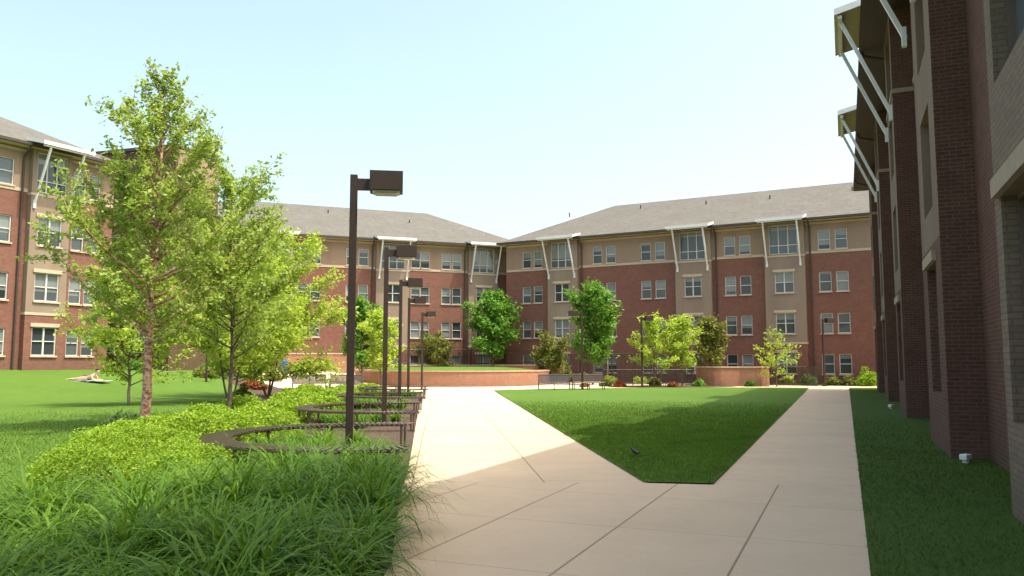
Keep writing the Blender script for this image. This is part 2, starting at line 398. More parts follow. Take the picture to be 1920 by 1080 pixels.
# ------------------------------------------------------------------ windows
WC={}
def winmeshes(w_,h_,style,dark=False):
    key=(round(w_,2),round(h_,2),style,dark)
    if key in WC: return WC[key]
    f=.05; mb=MB(); a=w_/2
    mb.box(-a,-a+f,-.03,.05,0,h_); mb.box(a-f,a,-.03,.05,0,h_)
    mb.box(-a+f,a-f,-.03,.05,0,f); mb.box(-a+f,a-f,-.03,.05,h_-f,h_)
    cols=[(-a+f,a-f)]
    if style=="double":
        mb.box(-.04,.04,-.028,.048,f,h_-f); cols=[(-a+f,-.04),(.04,a-f)]
    if style=="triple":
        t=w_/3
        for c in (-t/2,t/2): mb.box(c-.03,c+.03,-.028,.048,f,h_-f)
        cols=[(-a+f,-t/2-.03),(-t/2+.03,t/2-.03),(t/2+.03,a-f)]
    for c0,c1 in cols:
        zm=h_*.5 if style!="triple" else h_*.30
        mb.box(c0,c1,-.02,.04,zm-.025,zm+.025)
    fm=mb.mesh("window_frame",[M_frameD if dark else M_frame])
    p=MB(); 
    p.quad((-a+.01,.045,.01),(a-.01,.045,.01),(a-.01,.045,h_-.01),(-a+.01,.045,h_-.01)); pm=p.mesh("window_pane",[M_pane],recalc=False)
    dd=.26 if dark else .17; mc=M_creamR if dark else M_cream
    s_=MB(); s_.box(-a-.06,a+.06,-dd,-.02,-.09,-.003); sm=s_.mesh("window_sill",[mc])
    l_=MB(); l_.box(-a-.12,a+.12,-dd+.015,-.02,h_+.003,h_+.20); lm=l_.mesh("window_lintel",[mc])
    WC[key]=(fm,pm,sm,lm); return WC[key]
def add_window(parent,t,y,z,w_,h_,style,lintel=False,sill=True,dark=False):
    fm,pm,sm,lm=winmeshes(w_,h_,style,dark)
    o=bpy.data.objects.new("window",fm); o.location=(t,y,z); link(o,parent)
    p=bpy.data.objects.new("window_pane",pm); link(p,o)
    if sill:
        q=bpy.data.objects.new("sill",sm); link(q,o)
    if lintel:
        q=bpy.data.objects.new("lintel",lm); link(q,o)

# ------------------------------------------------------------------ buildings
def building(label,loc,rz,L,sections,D=15,bay_off=.35,baybrick=3.05,shade=False,over=.62):
    root=empty("brick_building",loc,rz); top(root,label,"building")
    TOP=12.12; BAND=9.6
    mb=MB()
    def band(*b):
        q=MB(); q.box(*b); q.obj("string_course",[M_creamR if shade else M_cream],root)
    REV=.22 if shade else .13
    for (t0,t1,kind,wins) in sections:
        off=0 if kind=="brick" else -bay_off
        def cell_mat(z):
            if kind=="brick": return 0 if z<BAND else 1
            if kind=="bay": return 0 if z<baybrick else 2
            return 3
        xs={t0,t1}; zs={-.6,TOP,BAND if kind=="brick" else baybrick}
        for (tc,z0,w_,h_,st) in wins:
            xs|={tc-w_/2,tc+w_/2}; zs|={z0,z0+h_}
        xs=sorted(xs); zs=sorted(zs)
        for i in range(len(xs)-1):
            for j in range(len(zs)-1):
                cx=(xs[i]+xs[i+1])/2; cz=(zs[j]+zs[j+1])/2
                if xs[i+1]-xs[i]<1e-4 or zs[j+1]-zs[j]<1e-4: continue
                if any(abs(cx-tc)<w_/2 and z0<cz<z0+h_ for (tc,z0,w_,h_,st) in wins): continue
                mb.quad((xs[i],off,zs[j]),(xs[i+1],off,zs[j]),(xs[i+1],off,zs[j+1]),(xs[i],off,zs[j+1]),cell_mat(cz))
        for (tc,z0,w_,h_,st) in wins:
            a,b2=tc-w_/2,tc+w_/2; m=cell_mat(z0+h_/2)
            mb.quad((a,off,z0),(a,off+REV,z0),(a,off+REV,z0+h_),(a,off,z0+h_),m)
            mb.quad((b2,off+REV,z0),(b2,off,z0),(b2,off,z0+h_),(b2,off+REV,z0+h_),m)
            mb.quad((a,off,z0+h_),(a,off+REV,z0+h_),(b2,off+REV,z0+h_),(b2,off,z0+h_),m)
            mb.quad((a,off+REV,z0),(a,off,z0),(b2,off,z0),(b2,off+REV,z0),m)
            bay=kind!="brick"
            add_window(root,tc,off+REV-.045,z0,w_,h_,st,lintel=bay and (z0<3 if shade else z0<9),sill=not (bay and z0>9) and not shade,dark=shade)
        if kind!="brick":
            for t in (t0,t1):
                for (za,zb,m) in ((-.6,baybrick,0 if kind=="bay" else 3),(baybrick,TOP,(4 if shade else 2) if kind=="bay" else 3)):
                    mb.quad((t,off,za),(t,0,za),(t,0,zb),(t,off,zb),m)
            band(t0-.03,t1+.03,off-.03,-.002,BAND-.13,BAND+.0)
            if kind=="bay" and not shade: band(t0-.03,t1+.03,off-.028,-.002,baybrick-.09,baybrick+.05)
        else:
            band(t0+.035,t1-.035,-.035,.05,BAND+.02,BAND+.2)
            if not shade: band(t0+.035,t1-.035,-.025,.05,11.80,11.95)
    for (xa,ya,xb,yb) in ((0,0,0,D),(L,D,L,0),(0,D,L,D)):
        for za,zb,m in ((-.6,BAND,0),(BAND,TOP,1)):
            mb.quad((xa,ya,za),(xb,yb,za),(xb,yb,zb),(xa,ya,zb),m)
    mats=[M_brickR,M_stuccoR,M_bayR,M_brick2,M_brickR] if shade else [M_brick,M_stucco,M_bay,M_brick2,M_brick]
    mb.obj("wall",mats,root)
    o_=over; z0=12.2; r=MB(); hgt=(D/2+o_)*.5; k=D/2+o_; oe=.62
    A=(-oe,-o_,z0);B=(L+oe,-o_,z0);C=(L+oe,D+o_,z0);E=(-oe,D+o_,z0); P=(-oe+k,D/2,z0+hgt); Q=(L+oe-k,D/2,z0+hgt)
    r.poly([A,B,Q,P]); r.poly([B,C,Q]); r.poly([C,E,P,Q]); r.poly([E,A,P])
    lo=[(x,y,z0-.16) for (x,y,z) in (A,B,C,E)]
    for i in range(4):
        j=(i+1)%4; up=[A,B,C,E]; r.quad(lo[i],lo[j],up[j],up[i],1)
    r.quad(lo[3],lo[2],lo[1],lo[0],1 if shade else 2)
    ro=r.obj("roof",[M_shingle,M_gutter,M_soffit],root)
    ro["label"]="low pitched hip roof with grey shingles"
    for q in range(int(L/7)):
        t=4+q*6.3+random.uniform(-1,1); yy=D/2-random.uniform(1.6,3.4); zz=z0+(yy+o_)*.5
        v=MB(); v.tube([(t,yy,zz-.1),(t,yy,zz+.3)],[.06,.06],8); v.obj("roof_vent",[M_gutter],root)
    gt=MB(); gt.box(-oe,L+oe,-o_-.13,-o_-.003,z0-.14,z0+.02); gt.obj("gutter",[M_gutter],root)
    return root
def canopy(root,tc,w_,off):
    yo=off-1.5; yi=off+.15; a=w_/2
    zo,zi=12.02,12.42; th=.20
    c=MB()
    V=lambda x,y,z:(tc+x,y,z)
    c.quad(V(-a,yo,zo+th),V(a,yo,zo+th),V(a,yi,zi+th),V(-a,yi,zi+th),1)
    c.quad(V(-a,yo,zo),V(a,yo,zo),V(a,yo,zo+th),V(-a,yo,zo+th),0)
    c.quad(V(-a,yi,zi),V(-a,yo,zo),V(-a,yo,zo+th),V(-a,yi,zi+th),0)
    c.quad(V(a,yo,zo),V(a,yi,zi),V(a,yi,zi+th),V(a,yo,zo+th),0)
    c.quad(V(-a,yi,zi),V(a,yi,zi),V(a,yi,zi+th),V(-a,yi,zi+th),0)
    c.quad(V(-a,yo,zo),V(-a,yi,zi),V(a,yi,zi),V(a,yo,zo),2)
    co_=c.obj("awning",[M_white,M_shingle,M_soffit],root); co_["label"]="white edged awning roof on diagonal struts"
    for sx in (-a+.5,a-.5):
        st=MB(); p0=Vector((tc+sx,yo+.16,zo+.0)); p1=Vector((tc+sx,off-.03,8.95))
        d=(p1-p0); Ln=d.length; M=Matrix.Translation(p0)@d.to_track_quat('Z','X').to_matrix().to_4x4()
        st.box(-.05,.05,-.05,.05,0,Ln,0,M)
        st.box(tc+sx-.07,tc+sx+.07,off-.10,off-.002,8.75,9.2)
        st.obj("strut",[M_white],co_)
    bm_=MB(); bm_.box(tc-a+.1,tc+a-.1,yo+.10,yo+.22,zo-.08,zo+.02); bm_.obj("awning_beam",[M_white],co_)
def downspout(root,t,off,over=.62):
    d=MB(); d.tube([(t,-over-.04,12.1),(t,-over,11.9),(t,off-.10,11.55),(t,off-.09,11.3),(t,off-.09,0.0)],[.06]*5,8)
    d.obj("downspout",[M_gutter],root)
FLO=[.78,3.73,6.78,9.88]
def brick_wins(ts,w_=.84,h_=1.45,floors=(0,1,2,3)):
    return [(t,FLO[k],w_,h_,"single") for t in ts for k in floors]
def bay_wins(t,w_=1.35,h_=1.55,w4=2.05):
    r=[(t,FLO[k],w_,h_,"double") for k in (0,1,2)]
    r.append((t,9.68,w4,2.2,"triple")); return r

secB=[(0,4.26,"brick",brick_wins([2.05,3.15])),(4.26,7.04,"bay",bay_wins(5.6)),(7.04,15.55,"brick",brick_wins([8.75,9.95,13.0,14.2])),
 (15.55,18.4,"bay",bay_wins(16.95)),(18.4,22.46,"brick",brick_wins([19.8,20.95])),(22.46,25.34,"bay",bay_wins(23.85)),(25.34,35.5,"brick",brick_wins([26.68,27.85,31.5,32.6]))]
rB=building("four storey red brick and tan stucco hall beside the plaza",(-.5,71,0),math.atan2(-.479,.878),35.5,secB)
for t in (5.6,16.95,23.85): canopy(rB,t,3.4,-.35)
for t in (7.35,18.75,25.7): downspout(rB,t,0)
LA=31; XA=2.2
def A(t): return LA-t
bays=[(2.09,.7,3.5),(10.4,8.95,11.85),(20.2,18.8,21.6)]
lst=[(A(b),A(a),A(c)) for (c,a,b) in bays][::-1]
winsA=[A(t) for t in (4.5,5.5,7.45,8.3,12.9,13.95,16.9,17.95,23.2,24.4,27.5)]
secA=[]; x=0
for (a,b,c) in lst:
    secA.append((x,a,"brick",brick_wins([t for t in winsA if x+.5<t<a-.5]))); secA.append((a,b,"bay",bay_wins(c))); x=b
secA.append((x,LA+XA,"brick",[]))
oA=Vector((-.73,72.9,0))-LA*Vector((.93,.369,0))
rA=building("four storey brick hall with grey hip roof behind round planter",tuple(oA),math.atan2(.369,.93),LA+XA,secA)
for (a,b,c) in lst: canopy(rA,c,3.4,-.35); downspout(rA,a-.3,0)
LC=24
secC=[(0,LC-16.6,"brick",brick_wins([3,5.5])),(LC-16.6,LC-14.4,"bay",bay_wins(LC-15.5)),(LC-14.4,LC-5.05,"brick",brick_wins([LC-6.25,LC-7.3,LC-11,LC-12.1])),(LC-5.05,LC-2.85,"bay",bay_wins(LC-3.95,w4=1.7)),(LC-2.85,LC,"brick",brick_wins([LC-2.12,LC-1.22],w_=.74))]
oC=Vector((-23.9,47.3,1.2))-LC*Vector((.483,.876,0)); 
rC=building("four storey red brick hall with tan top floor beside lawn",tuple(oC),math.atan2(.876,.483),LC,secC)
canopy(rC,LC-3.95,2.9,-.35); canopy(rC,LC-15.5,2.9,-.35); downspout(rC,LC-5.4,0)
LR=60; UE=52
def T(u): return UE-u
secR=[]; 
edges=[(46.3,49.3),(36.0,39.1),(25.4,28.5),(15.1,18.4),(5.2,9.8),(-3.9,-.8)]
x=0
for k,(ua,ub) in enumerate(edges):
    a,b=T(ub),T(ua); mid=(x+a)/2
    wins=brick_wins([mid-.6,mid+.6],h_=1.6) if a-x>3 else []
    if k==4: wins=brick_wins([mid+.9,mid-.3],h_=1.6)
    secR.append((x,a,"brick",wins))
    kind="bay" if k!=4 else "grey"
    c=(a+b)/2
    if k==4:
        c=T(8.45); bw=[(c,1.0,2.0,2.3,"double"),(c,4.5,2.0,1.9,"double"),(c,7.5,2.0,1.7,"double"),(c,9.75,2.0,2.1,"triple")]
    else:
        bw=[(c,1.05,1.6,2.35,"double"),(c,4.4,1.6,1.9,"double"),(c,7.3,1.6,1.8,"double"),(c,9.75,2.1,2.1,"triple")]
    secR.append((a,b,kind,bw)); x=b
secR.append((x,LR,"brick",[]))
oR=Vector((.923*2.1+.384*UE,-.384*2.1+.923*UE,0))
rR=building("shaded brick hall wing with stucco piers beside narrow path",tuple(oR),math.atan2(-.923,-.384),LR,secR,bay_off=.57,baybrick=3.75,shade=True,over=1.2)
for k,(ua,ub) in enumerate(edges):
    if k>0: canopy(rR,T((ua+ub)/2+(1.7 if k==3 else 0)),3.5,-.57)  # one awning out of view is slid off its bay to shape its shadow
    downspout(rR,T(ub+.28),0,1.2); 
# stair tower
tw=empty("stair_tower",(-21.4,50,0),math.atan2(-.3,.95)); top(tw,"tall brown stair tower with flat roof between brick halls","building")
m_=MB(); m_.box(-6.5,0,0,4.2,-.5,15.3,0); m_.obj("wall",[M_dark],tw)
m_=MB(); m_.box(.003,.10,.1,4.1,13.4,15.2,0); m_.obj("stucco_panel",[M_stucco],tw)
m_=MB(); m_.box(-6.6,.15,-.1,4.3,15.3,15.5); m_.obj("roof",[M_gutter],tw)
for z in (2.2,5.2,8.2):
    for xw in (-4.6,-2.2): add_window(tw,xw,-.055,z,.9,1.5,"single",sill=False)

# ------------------------------------------------------------------ walls, planter, fences
PC=(-4.4,60.2); PR=7.2
pl=empty("round_planter",(PC[0],PC[1],0)); top(pl,"large round brick planter filled with grass on the plaza","planter")
mb=MB(); cap=MB(); n=96
for i in range(n):
    a,b=2*math.pi*i/n,2*math.pi*(i+1)/n
    for (m,r0,r1,z0,z1) in ((mb,PR-.35,PR,-.3,.98),(cap,PR-.38,PR+.05,.98,1.07)):
        ca,sa,cb_,sb=math.cos(a),math.sin(a),math.cos(b),math.sin(b)
        m.quad((r1*ca,r1*sa,z0),(r1*cb_,r1*sb,z0),(r1*cb_,r1*sb,z1),(r1*ca,r1*sa,z1))
        m.quad((r0*cb_,r0*sb,z0),(r0*ca,r0*sa,z0),(r0*ca,r0*sa,z1),(r0*cb_,r0*sb,z1))
        m.quad((r1*ca,r1*sa,z1),(r1*cb_,r1*sb,z1),(r0*cb_,r0*sb,z1),(r0*ca,r0*sa,z1))
        m.quad((r0*ca,r0*sa,z0),(r0*cb_,r0*sb,z0),(r1*cb_,r1*sb,z0),(r1*ca,r1*sa,z0))
mb.obj("wall",[M_brick3],pl,recalc=False); cap.obj("wall_cap",[simple("brick_cap",(.46,.30,.20),.85,var=.2,scale=14)],pl,recalc=False)
mb=MB(); rings=12
for k in range(rings+1):
    r=(PR-.36)*k/rings
    for i in range(n):
        a=2*math.pi*i/n; mb.v.append((r*math.cos(a),r*math.sin(a),.93+.36*(1-(k/rings)**4)))
for k in range(rings):
    for i in range(n):
        j=(i+1)%n; mb.f.append((k*n+i,(k+1)*n+i,(k+1)*n+j,k*n+j)); mb.m.append(0)
mb.obj("grass_mound",[M_grass],pl,smooth=True,recalc=False)

def wallpath(name,label,pts,th,hgt,mat=M_brick3,level=None):
    P=[Vector((*p,0)) for p in pts]; Q=[]
    for i in range(len(P)-1):
        k=max(1,int((P[i+1]-P[i]).length/1.0))
        for j in range(k): Q.append(P[i].lerp(P[i+1],j/k))
    Q.append(P[-1]); 
    c=Q[len(Q)//2]; root=empty(name,(c.x,c.y,0)); top(root,label,"wall")
    for nm,t2,za,zb,mt in (("wall",th/2,None,0,mat),("wall_cap",th/2+.05,0,.09,M_cream)):
        mb=MB()
        for i,q in enumerate(Q):
            d=(Q[min(i+1,len(Q)-1)]-Q[max(i-1,0)]).normalized(); nn=Vector((-d.y,d.x,0))
            zt=level if level is not None else H(q.x,q.y)+hgt
            z0=-.3 if za is None else zt; z1=zt+(zb if zb else 0)
            for sgn,zz in ((1,z0),(1,z1),(-1,z1),(-1,z0)):
                p=q+nn*t2*sgn-c; mb.v.append((p.x,p.y,zz))
        for i in range(len(Q)-1):
            for k in range(4):
                a=i*4+k; b=i*4+(k+1)%4; mb.f.append((a,b,b+4,a+4)); mb.m.append(0)
        mb.f.append((0,3,2,1)); mb.m.append(0); e=(len(Q)-1)*4; mb.f.append((e,e+1,e+2,e+3)); mb.m.append(0)
        mb.obj(nm,[mt],root)
wallpath("retaining_wall","brick retaining wall with stone cap beside the plaza",[(-23.5,60.5),(-18,61),(-12.8,62.6)],.4,1.1,level=2.25)
wallpath("retaining_wall","brick retaining wall behind the round planter",[(-12.5,62.9),(-9.8,67.6),(-3.5,69.4),(-.5,68.9),(4.2,65.6)],.4,1.1,level=1.35)
arc=[(13.0+1.2*math.cos(a)+1.2,56.0+1.1*math.sin(a)) for a in np.linspace(math.pi,math.pi*1.5,6)]+[(15.5,55.0),(16.9,54.8),(17.5,55.4),(17.7,56.4)]
wallpath("low_brick_wall","low curved brick wall with stone cap on the plaza",arc,.4,1.25)
def fence(label,pts,zb,hgt,pick=.14):
    P=[Vector((*p,0)) for p in pts]; mb=MB(); c=P[0]
    for i in range(len(P)-1):
        a,b=P[i],P[i+1]; L=(b-a).length; n=int(L/pick)
        za=zb if zb is not None else H(a.x,a.y); zb2=zb if zb is not None else H(b.x,b.y)
        for z in (.12,hgt): mb.tube([a-c+Vector((0,0,za+z)),b-c+Vector((0,0,zb2+z))],[.035,.035],5)
        for k in range(n):
            q=a.lerp(b,k/n); z=za+(zb2-za)*k/n; post=(k%15==0)
            mb.tube([q-c+Vector((0,0,z)),q-c+Vector((0,0,z+hgt+(.05 if post else 0)))],[.045 if post else .018]*2,4)
    o=mb.obj("metal_fence",[M_gutter],loc=tuple(c)); top(o,label,"fence"); return o
fence("dark metal picket fence on the brick wall",[(-12.5,62.9),(-9.8,67.6),(-3.5,69.4),(-.5,68.9),(4.2,65.6)],1.44,1.25)
fence("dark metal picket fence beside planting bed",[(4.4,65.4),(9.5,61.6),(13.2,58.2)],.4,1.9)
fence("dark metal railing along ramp by the brick hall",[(6.5,57.5),(10.5,56.7),(13.4,56.6)],.0,1.1)
fence("dark metal railing along ramp by the brick hall",[(18.2,56.6),(20.4,55.6),(20.6,54.2)],.0,1.3)

# ------------------------------------------------------------------ lamps
def lamp_parts(root,Hh=4.57):
    p=MB(); p.box(-.058,.058,-.058,.058,0,Hh); p.obj("post",[M_metal],root,bevel=.008)
    b=MB(); b.box(-.14,.14,-.14,.14,0,.03); 
    for sx in (-.1,.1):
        for sy in (-.1,.1): b.tube([(sx,sy,.03),(sx,sy,.07)],[.014,.014],6)
    b.obj("base_plate",[M_metal],root)
    a=MB(); a.box(.058,.27,-.04,.04,Hh-.24,-.06+Hh); a.obj("arm",[M_metal],root)
    h=MB(); x0,x1,y0,y1=.25,.77,-.19,.19
    h.box(x0,x1,y0,y1,Hh-.26,Hh+.05)
    ho=h.obj("lamp_head",[M_metal],root,bevel=.006)
    l=MB(); l.box(x0+.05,x1-.05,y0+.04,y1-.04,Hh-.285,Hh-.262); l.box(x0+.09,x1-.09,y0+.07,y1-.07,Hh-.305,Hh-.286)
    l.obj("lens",[M_lens],ho)
def copy_tree(src,loc,rz=None):
    o=src.copy(); o.location=loc
    if rz is not None: o.rotation_euler=(0,0,rz)
    COL.objects.link(o)
    ALL=list(bpy.data.objects)
    def rec(a,b):
        for c in [x for x in ALL if x.parent==a]:
            d=c.copy(); d.parent=b; COL.objects.link(d); rec(c,d)
    rec(src,o); return o
lamp=empty("street_lamp",(-2.51,12.5,0),R_(8)); top(lamp,"dark bronze box head lamp post beside curved bench","lamp post","lamp posts along the path"); lamp_parts(lamp)
for (x,y,rz) in [(-3.24,20.5,10),(-3.99,28.6,10),(-4.73,36.7,10),(-5.3,47.3,14),(4.1,46.9,190),(8.4,51.9,10),(21.2,54.6,10),(-17.4,45.8,10)]:
    o=copy_tree(lamp,(x,y,H(x,y)),R_(rz))
    if y<40 and x>-6: o["label"]="dark bronze box head lamp post beside curved bench"
    else: o["label"]="dark bronze box head lamp post by the plaza"

# ------------------------------------------------------------------ curved benches
def curved_bench(loc):
    root=empty("curved_bench",loc); top(root,"backless curved slatted metal bench around a lamp post","bench","curved benches along the path")
    a0,a1=R_(80),R_(292); r0,r1=2.10,2.50; z=.45
    s_=MB(); n=int((a1-a0)*2.3/.10)
    for k in range(n+1):
        a=a0+(a1-a0)*k/n
        M=Matrix.Rotation(a,4,'Z'); s_.box(r0-.03,r1+.03,-.023,.023,z-.008,z+.012,0,M)
    for r in (r0+.05,r1-.05):
        pts=[(r*math.cos(a0+(a1-a0)*k/60),r*math.sin(a0+(a1-a0)*k/60),z-.027) for k in range(61)]
        s_.tube(pts,[.017]*61,8)
    s_.obj("seat",[M_bench],root)
    for k in range(7):
        a=a0+.05+(a1-a0-.1)*k/6; M=Matrix.Rotation(a,4,'Z'); l=MB()
        for r in (r0+.06,r1-.06):
            p=M@Vector((r,0,0)); l.tube([(p.x,p.y,0),(p.x,p.y,z-.03)],[.024,.024],8)
            l.tube([(p.x,p.y,.0),(p.x,p.y,.02)],[.06,.06],8)
        p,q=M@Vector((r0,0,z-.05)),M@Vector((r1,0,z-.05)); l.tube([p,q],[.018,.018],6)
        l.obj("leg",[M_bench],root)
    return root
cb=curved_bench((-2.35,13.1,0))
for k in (1,2,3): copy_tree(cb,(-2.35-.745*k,13.1+8.1*k,0))
def park_bench(loc,rz):
    root=empty("park_bench",loc,rz); top(root,"brown slatted metal park bench with backrest on the plaza","bench","park benches on the plaza")
    a=MB(); W=.9
    n=26
    for k in range(n):
        x=-W+2*W*(k+.5)/n; a.box(x-.022,x+.022,-.42,.02,.43,.45)
    a.tube([(-W,-.42,.43),(W,-.42,.43)],[.025]*2,6); a.tube([(-W,.02,.43),(W,.02,.43)],[.02]*2,6); a.obj("seat",[M_bench],root)
    b=MB()
    for k in range(n):
        x=-W+2*W*(k+.5)/n; M=Matrix.Translation((0,.04,.46))@Matrix.Rotation(R_(-12),4,'X'); b.box(x-.028,x+.028,-.008,.008,0,.42,0,M)
    b.tube([(-W,.13,.89),(W,.13,.89)],[.03]*2,8); b.tube([(-W,.045,.47),(W,.045,.47)],[.02]*2,6); b.obj("backrest",[M_bench],root)
    for x in (-W,0,W):
        l=MB(); l.tube([(x,-.38,0),(x,-.40,.43)],[.028]*2,6); l.tube([(x,.12,0),(x,.03,.43),(x,.13,.89)],[.028]*3,6); l.tube([(x,-.38,.02),(x,.12,.02)],[.02]*2,6)
        if x!=0: l.tube([(x,-.42,.43),(x,-.40,.64),(x,.07,.66)],[.022]*3,6)
        l.obj("leg",[M_bench],root)
    return root
pb=park_bench((2.45,46.9,0),R_(-3))
for (x,y,rz) in [(4.45,47.3,8),(-11.3,44.9,14),(-9.3,45.3,6)]: copy_tree(pb,(x,y,H(x,y)+.012),R_(rz))

# ------------------------------------------------------------------ trees
def make_leaves(P,size,rs,elong=1.5,up=.35):
    m=len(P); nrm=rs.normal(0,1,(m,3)); nrm[:,2]=np.abs(nrm[:,2])+up; nrm/=np.linalg.norm(nrm,axis=1)[:,None]
    t=rs.normal(0,1,(m,3)); t-=nrm*(t*nrm).sum(1)[:,None]; t/=np.linalg.norm(t,axis=1)[:,None]; b=np.cross(nrm,t)
    sz=(size*rs.uniform(.6,1.3,m))[:,None]
    V=np.stack([P-t*sz*.5*elong,P+b*sz*.42-t*sz*.05,P+t*sz*.5*elong,P-b*sz*.42-t*sz*.05],1)
    return V.reshape(-1,3)
def tree(name,label,x,y,h,rad,base,leaf,bark,nleaf,lsize,tr,seed,nbr=46,prof=None,sig=.10,stems=1,elev=(20,60),cat="tree",bare=.25,curl=.07):
    rs=np.random.default_rng(seed); root=empty(name,(x,y,H(x,y))); top(root,label,cat)
    wood=MB(); tw=[]
    for st in range(stems):
        ang=2*math.pi*st/max(stems,1)+seed; lean=(0.0 if stems==1 else .16)
        hh=h*(1 if st==0 else rs.uniform(.75,.95)); rr=rad*(1 if stems==1 else .72)
        tp=[]; K=10; wob=rs.normal(0,.010*h,(K+1,2)); wob[0]=0; wob=np.cumsum(wob,0)*.5
        for k in range(K+1):
            f=k/K; tp.append(Vector((wob[k,0]+math.cos(ang)*lean*hh*f**.8+math.cos(ang)*.06*(stems>1),wob[k,1]+math.sin(ang)*lean*hh*f**.8+math.sin(ang)*.06*(stems>1),f*hh*.97)))
        tr2=tr*(1 if stems==1 else .6)
        wood.tube([tp[0]-Vector((0,0,.1))]+tp,[tr2*1.25]+[max(.008,tr2*(1-.93*(k/K)**.8)) for k in range(K+1)],9)
        nb=nbr//stems
        for i in range(nb):
            f=base+(.97-base)*((i+.5)/nb)**1.0; f=min(.985,f+rs.normal(0,.012))
            q=f*K; k=min(K-1,int(q)); p0=tp[k].lerp(tp[k+1],q-k)
            g=(f-base)/(1-base); L=rr*prof(g)*rs.uniform(.5,1.28)+.12
            az=i*2.39996+rs.normal(0,.3); el=R_(elev[0]+(elev[1]-elev[0])*g+rs.normal(0,7))
            d=Vector((math.cos(az)*math.cos(el),math.sin(az)*math.cos(el),math.sin(el)))
            pts=[p0]; cur=d.copy()
            for s_ in range(5):
                cur=(cur+Vector((rs.normal(0,.09),rs.normal(0,.09),curl+rs.normal(0,.06)))).normalized(); pts.append(pts[-1]+cur*L/5)
            r0=max(.008,tr2*.42*(1-f*.85)); wood.tube(pts,[r0*(1-.8*j/5)+.002 for j in range(6)],5)
            for j in range(2,5): tw.append((pts[j],pts[j+1],1.0))
            ns=int(4+L*3)
            for s_ in range(ns):
                ff=rs.uniform(.2,1.0)*5; kk=min(4,int(ff)); q0=pts[kk].lerp(pts[kk+1],ff-kk)
                dd=(cur+Vector(rs.normal(0,.65,3))).normalized(); l2=L*rs.uniform(.18,.38)
                q1=q0+dd*l2+Vector((0,0,rs.normal(0,.03))); wood.tube([q0,q1],[.005+r0*.18,.003],3,cap=False)
                tw.append((q0,q1,1.0 if rs.random()>bare else .12))
    S=np.array([a[:] for a,b,c in tw]); E=np.array([b[:] for a,b,c in tw]); W=np.linalg.norm(E-S,axis=1)*np.array([c for a,b,c in tw]); W/=W.sum()
    idx=rs.choice(len(tw),nleaf,p=W); t=rs.random(nleaf)[:,None]**.8
    P=S[idx]*(1-t)+E[idx]*t+rs.normal(0,sig,(nleaf,3))*np.array([1,1,.8])
    wood.obj("trunk",[bark],root,smooth=True,recalc=False)
    c=bpy.data.objects.new("crown",npmesh("crown",make_leaves(P,lsize,rs),4,[leaf])); link(c,root)
    return root
birchprof=lambda g: (1-g)**.75*(.6+.4*min(1,g*3.5+.25))*1.0+.04
ovoid=lambda g: (math.sin(math.pi*(.12+.86*g)))**.7*(1-.25*g)
low=lambda g: (math.sin(math.pi*(.28+.70*g)))**.7
tree("birch_tree","tall young river birch with peeling pinkish bark in shrub bed",-8.87,19.5,8.95,3.0,.23,L_birch,B_birch,20500,.078,.13,11,nbr=68,prof=birchprof,sig=.075,elev=(12,60),bare=.34,curl=.11)
tree("birch_tree","airy pale green birch in planting bed",-7.9,22.5,6.9,2.9,.24,L_birch,B_brown,14500,.082,.07,27,nbr=52,prof=ovoid,sig=.085,elev=(15,55),bare=.3,curl=.1)
tree("birch_tree","multi stemmed bright green birch in planting bed",-11.0,31.5,7.0,3.2,.13,L_bright,B_brown,19000,.10,.08,29,nbr=62,prof=low,sig=.13,stems=3,elev=(10,55))
tree("birch_tree","multi stemmed bright green birch beside park bench",-11.2,37.0,7.2,3.9,.13,L_bright,B_brown,26000,.115,.09,31,nbr=72,prof=low,sig=.15,stems=3,elev=(8,55))
tree("birch_tree","small birch with light foliage near brick hall",-14.0,29.5,5.2,2.2,.14,L_bright,B_brown,8000,.095,.06,37,nbr=40,prof=low,sig=.11)
tree("shade_tree","round dark green tree behind the lamp posts",-9.9,53,5.4,1.8,.20,L_maple,B_brown,7500,.16,.08,41,nbr=36,prof=ovoid,sig=.15)
tree("shade_tree","small bright green tree beside the round planter",-7.9,48.6,4.6,1.5,.22,L_bright,B_brown,5000,.13,.06,43,nbr=34,prof=ovoid,sig=.12)
tree("maple_tree","young green maple behind the round planter",-1.5,68.3,7.2,2.5,.26,L_maple,B_brown,10000,.19,.09,47,nbr=44,prof=ovoid,sig=.2)
tree("maple_tree","young green maple with pointed top near brick hall",5.9,58.8,7.2,2.3,.20,L_maple,B_brown,10000,.17,.09,53,nbr=44,prof=ovoid,sig=.19)
tree("young_tree","small yellow green tree in mulch bed",9.3,52.9,4.4,1.8,.26,L_bright,B_brown,5000,.12,.05,59,nbr=34,prof=ovoid,sig=.12,elev=(10,55))
tree("young_tree","small yellow green tree in mulch bed",11.4,54.0,4.5,1.5,.26,L_bright,B_brown,4500,.12,.05,61,nbr=34,prof=ovoid,sig=.12)
tree("young_tree","small olive leaved tree near low brick wall",14.1,57.3,4.5,1.7,.18,L_olive,B_brown,4500,.15,.06,67,nbr=34,prof=ovoid,sig=.14)
tree("young_tree","thin sapling with sparse leaves by the low wall",17.6,53.6,3.5,1.5,.14,L_bright,B_brown,1300,.11,.04,71,nbr=20,prof=low,sig=.09,elev=(5,50))
tree("young_tree","multi stemmed olive shrub tree by the fence",3.1,62.3,3.6,2.4,.06,L_olive,B_brown,4500,.15,.05,73,nbr=34,prof=low,sig=.13,stems=3)
tree("young_tree","multi stemmed olive shrub tree by the fence",-6.6,68.7,3.4,2.2,.06,L_olive,B_brown,4000,.15,.05,79,nbr=34,prof=low,sig=.13,stems=3)

